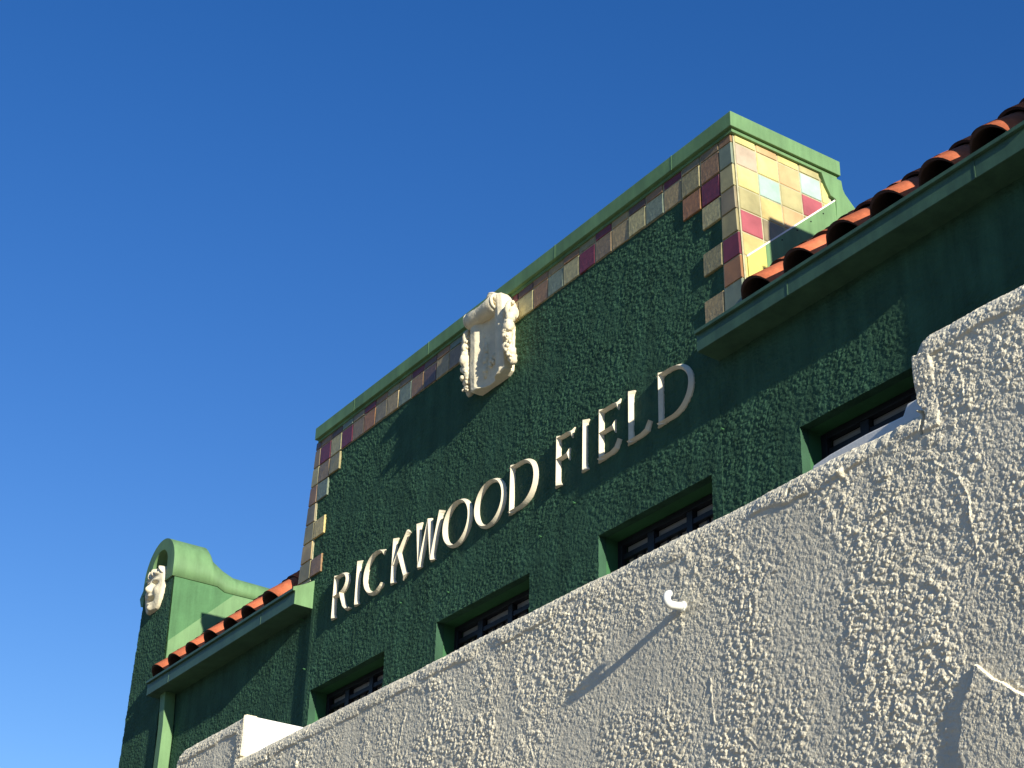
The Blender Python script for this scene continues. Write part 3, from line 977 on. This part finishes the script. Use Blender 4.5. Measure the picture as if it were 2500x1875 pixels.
# ================================================================== white wall in front
W0 = -.90                       # its front plane
XA, XB, XC, XD = -12.42, -11.20, -4.62, 2.5
ZLOW, ZL, ZRr = 5.130, 5.440, 5.485
Wt = thing('stucco_wall', 'rough white roughcast parapet wall with a notched top in front of the building', 'wall', (-6.0, -.65, 0))

CRACKS = [[(-4.37, 5.319), (-4.354, 5.182), (-4.343, 5.015)], [(-4.374, 4.572), (-4.373, 4.335), (-4.414, 4.209), (-4.411, 4.053), (-4.435, 3.932)],
          [(-5.001, 4.156), (-5.04, 4.045), (-5.015, 3.924), (-5.016, 3.872)], [(-4.545, 4.157), (-4.569, 4.034), (-4.594, 3.963), (-4.536, 3.903)],
          [(-5.727, 4.798), (-5.753, 4.445), (-5.744, 4.338)], [(-6.362, 4.324), (-6.371, 4.211), (-6.337, 4.141)], [(-6.042, 4.316), (-6.029, 4.222), (-6.022, 4.013)],
          [(-5.786, 4.166), (-5.846, 4.051), (-5.738, 3.911)], [(-6.991, 4.945), (-7.045, 4.797), (-6.97, 4.79)], [(-4.558, 4.97), (-4.546, 4.86), (-4.417, 4.756), (-4.388, 4.67), (-4.367, 4.616), (-4.391, 4.493)],
          [(-7.9, 4.62), (-7.93, 4.50), (-7.90, 4.36)], [(-7.55, 4.36), (-7.5, 4.25), (-7.52, 4.1)], [(-8.9, 4.86), (-8.94, 4.70)], [(-4.2, 3.3), (-4.25, 3.1)]]
PATCH = [(-4.435, 3.932), (-4.336, 3.849), (-4.222, 3.757), (-3.9, 3.62), (-3.3, 3.50), (-3.0, 2.9), (-4.45, 2.9), (-4.50, 3.45), (-4.555, 3.60), (-4.537, 3.77), (-4.47, 3.86)]

def sdf_in(X, Z):
    a = np.minimum.reduce([X-XA, XD-X, ZLOW-Z])
    b = np.minimum.reduce([X-XA, XB-X, ZL-Z])
    c = np.minimum.reduce([X-XC, XD-X, ZRr-Z])
    b = np.where((X < XA+.16) & (Z > ZL-.16), .16 - np.hypot(X-XA-.16, Z-ZL+.16), b)
    c = np.where((X < XC+.11) & (Z > ZRr-.11), .11 - np.hypot(X-XC-.11, Z-ZRr+.11), c)
    return np.maximum.reduce([a, b, c])

def hwhite(X, Z):
    jx = X + .012*(vnoise(X, Z, .05, .05, 41)-.5); jz = Z + .012*(vnoise(X, Z, .05, .05, 42)-.5)
    d = sdf_in(jx + .06*(fbm(X, Z, .35, .35, 47, 4)-.5), jz + .07*(fbm(X, Z, .30, .30, 48, 4)-.5))
    m = sstep(.33, .55, fbm(X, Z, .34, .40, 51))
    m2 = sstep(.40, .62, fbm(X, Z, .20, .30, 55))
    m3 = sstep(.26, .44, fbm(X, Z, .55, .65, 59))
    big = blobs(X, Z, .050, .040, 70, .42, .7)
    mid = blobs(X, Z, .0235, .0190, 90, .64, .75)
    fin = blobs(X, Z, .0135, .0110, 110, .66, .8)
    grain = fbm(X, Z, .016, .014, 130, 3) - .5
    rough = (.0052*big*m2 + .0068*mid*(.28+.72*m) + .0036*fin*(.50+.50*m2)) * (.32 + .68*m3) + .0040*grain
    band = 1 - sstep(.105, .122, d)
    brough = .0050*blobs(X, Z, .022, .017, 150, .55, .8)*(.4+.6*m) + .0036*fin + .0036*grain
    h = rough*(1-band) + (brough + .0105*sstep(.30, .55, fbm(X, Z, .40, .20, 53, 3)))*band
    h = h + .018*(fbm(X, Z, .9, 1.1, 61, 3)-.5)*(1-.5*band)
    for c in CRACKS:
        q = seg_dist(jx*1.0 + .02*(vnoise(X, Z, .06, .06, 44)-.5), jz, c)
        h = h + (.0042*np.exp(-(q/.0042)**2)) * sstep(.30, .6, vnoise(X, Z, .04, .04, 49))
    ins = in_poly(jx + .03*(vnoise(X, Z, .12, .12, 45)-.5), jz + .02*(vnoise(X, Z, .12, .12, 46)-.5), PATCH)
    h = h + .016*ins
    # trowelled lumps and a dent
    for (x, z, r, a) in ((-6.186, 4.974, .022, .007), (-6.248, 4.913, .020, .005), (-10.315, 4.876, .022, .012), (-5.092, 5.02, .018, .016), (-8.62, 4.98, .03, .006), (-8.55, 4.965, .03, .005), (-4.82, 5.085, .03, .007), (-4.9, 5.08, .022, .006), (-4.74, 5.10, .03, .007)):
        h = h + a*np.exp(-(((X-x)/r)**2 + ((Z-z)/(r*1.3))**2)**2)
    q = seg_dist(jx, jz, [(-4.626, 5.165), (-4.600, 5.13), (-4.585, 5.10), (-4.605, 5.03)])
    h = h - .05*np.exp(-(q/.0075)**4)
    for (x, z, r, a) in ((-5.435, 5.053, .014, .02), (-10.75, 5.014, .02, .025)):
        h = h - a*np.exp(-(((X-x)/r)**2 + ((Z-z)/(r*1.3))**2)**2)
    return h

def fwhite(X, Z):
    d = np.clip(sdf_in(X, Z), 0, None)
    dv = np.minimum(np.abs(X-XB), np.abs(X-XC))          # vertical arrises stay sharper
    vert = (Z > ZLOW) & (dv < d + .004)
    r = np.where(vert, .014, .095)
    rd = np.clip(d, 0, r)
    rnd_ = r - np.sqrt(np.clip(r*r - (r-rd)**2, 0, None))
    return W0 - hwhite(X, Z) + rnd_*np.where(vert, 1.0, .5)

def warp_x(a, b, d0=.0039, d1=.0092):
    xs = [b]
    while xs[-1] > a:
        t = (-3.4 - xs[-1]) / 9.0
        xs.append(xs[-1] - (d0 + (d1-d0)*min(1, max(0, t))))
    xs[-1] = a
    return np.array(xs[::-1])
def zlist(a, b, d, fine=0):
    z = np.linspace(a, b, max(2, int((b-a)/d)+1))
    return z
def zcos(a, b, d):
    z = zlist(a, b-.05, d); return np.concatenate([z, b-.05*(1-np.sin(np.linspace(0, math.pi/2, 12)))[1:]])
xm = warp_x(XA, -3.35)
grid_obj('wall_face', xm, zcos(3.15, ZLOW, .0046), fwhite, M['white'], Wt, None, W0+.085)
grid_obj('wall_face', warp_x(XA, XB), zcos(ZLOW, ZL, .0055), fwhite, M['white'], Wt, lambda x, z: sdf_in(x, z) > .0005, W0+.085)
grid_obj('wall_face', warp_x(XC, -3.35), zcos(ZLOW, ZRr, .0049), fwhite, M['white'], Wt, lambda x, z: sdf_in(x, z) > .0005, W0+.085)
# solid core: rounded body behind the rendered face
poly = [(XA, 0), (XD, 0), (XD, ZRr), (XC, ZRr), (XC, ZLOW), (XB, ZLOW), (XB, ZL), (XA, ZL)]
arcA = [(XA+.162-.16*math.sin(a), ZL-.162+.16*math.cos(a)) for a in np.linspace(0, math.pi/2, 8)]
arcC = [(XC+.112-.11*math.cos(a), ZRr-.112+.11*math.sin(a)) for a in np.linspace(0, math.pi/2, 8)]
prism('wall_core', [(XA+.002, 0), (XD, 0), (XD, ZRr-.002)] + arcC[::-1] + [(XC+.002, ZLOW-.002), (XB-.002, ZLOW-.002), (XB-.002, ZL-.002)] + arcA, 'y', W0+.062, -.40, M['white_smooth'], Wt, bevel=.012)
prism('lower_face', [(XA+.002, 0), (-3.352, 0), (-3.352, 3.155), (XA+.002, 3.155)], 'y', W0+.002, W0+.0398, M['white'], Wt)
prism('right_face', [(-3.353, 0), (XD, 0), (XD, ZRr-.04), (-3.353, ZRr-.04)], 'y', W0+.002, W0+.0398, M['white'], Wt)

prism('back_curb', [(-5.62, ZLOW-.01), (XC+.05, ZLOW-.01), (XC+.05, 5.40), (-4.93, 5.395), (-4.96, 5.345), (-5.20, 5.35), (-5.45, 5.34), (-5.57, 5.325)], 'y', -.62, -.41, M['white_smooth'], Wt, bevel=.01)
# ================================================================== hook in the wall
hk = thing('wall_hook', 'white iron hook sticking out of the roughcast wall with a long shadow', 'hook', (-6.236, W0, 4.72))
bm = bmesh.new()
hx, hz = -6.236, 4.735
add_tube(bm, [(hx, W0+.02, hz), (hx, W0-.012, hz-.002)], [.034, .026], 12)
bm_obj('base_plate', bm, M['caulk'], hk, smooth=False, bevel=.003)
bm = bmesh.new()
pts = [(hx, W0, hz), (hx-.004, W0-.055, hz-.005)]
for k in range(13):
    a = -math.pi*.5 + k/12*math.pi*.98
    pts.append((hx-.006-.004*k/12, W0-.070 - .026*math.cos(a), hz+.024+.030*math.sin(a)))
add_tube(bm, pts, [.020]*2 + [.021-.003*k/12 for k in range(13)], 10)
bm_obj('hook_shank', bm, M['caulk'], hk, smooth=True)
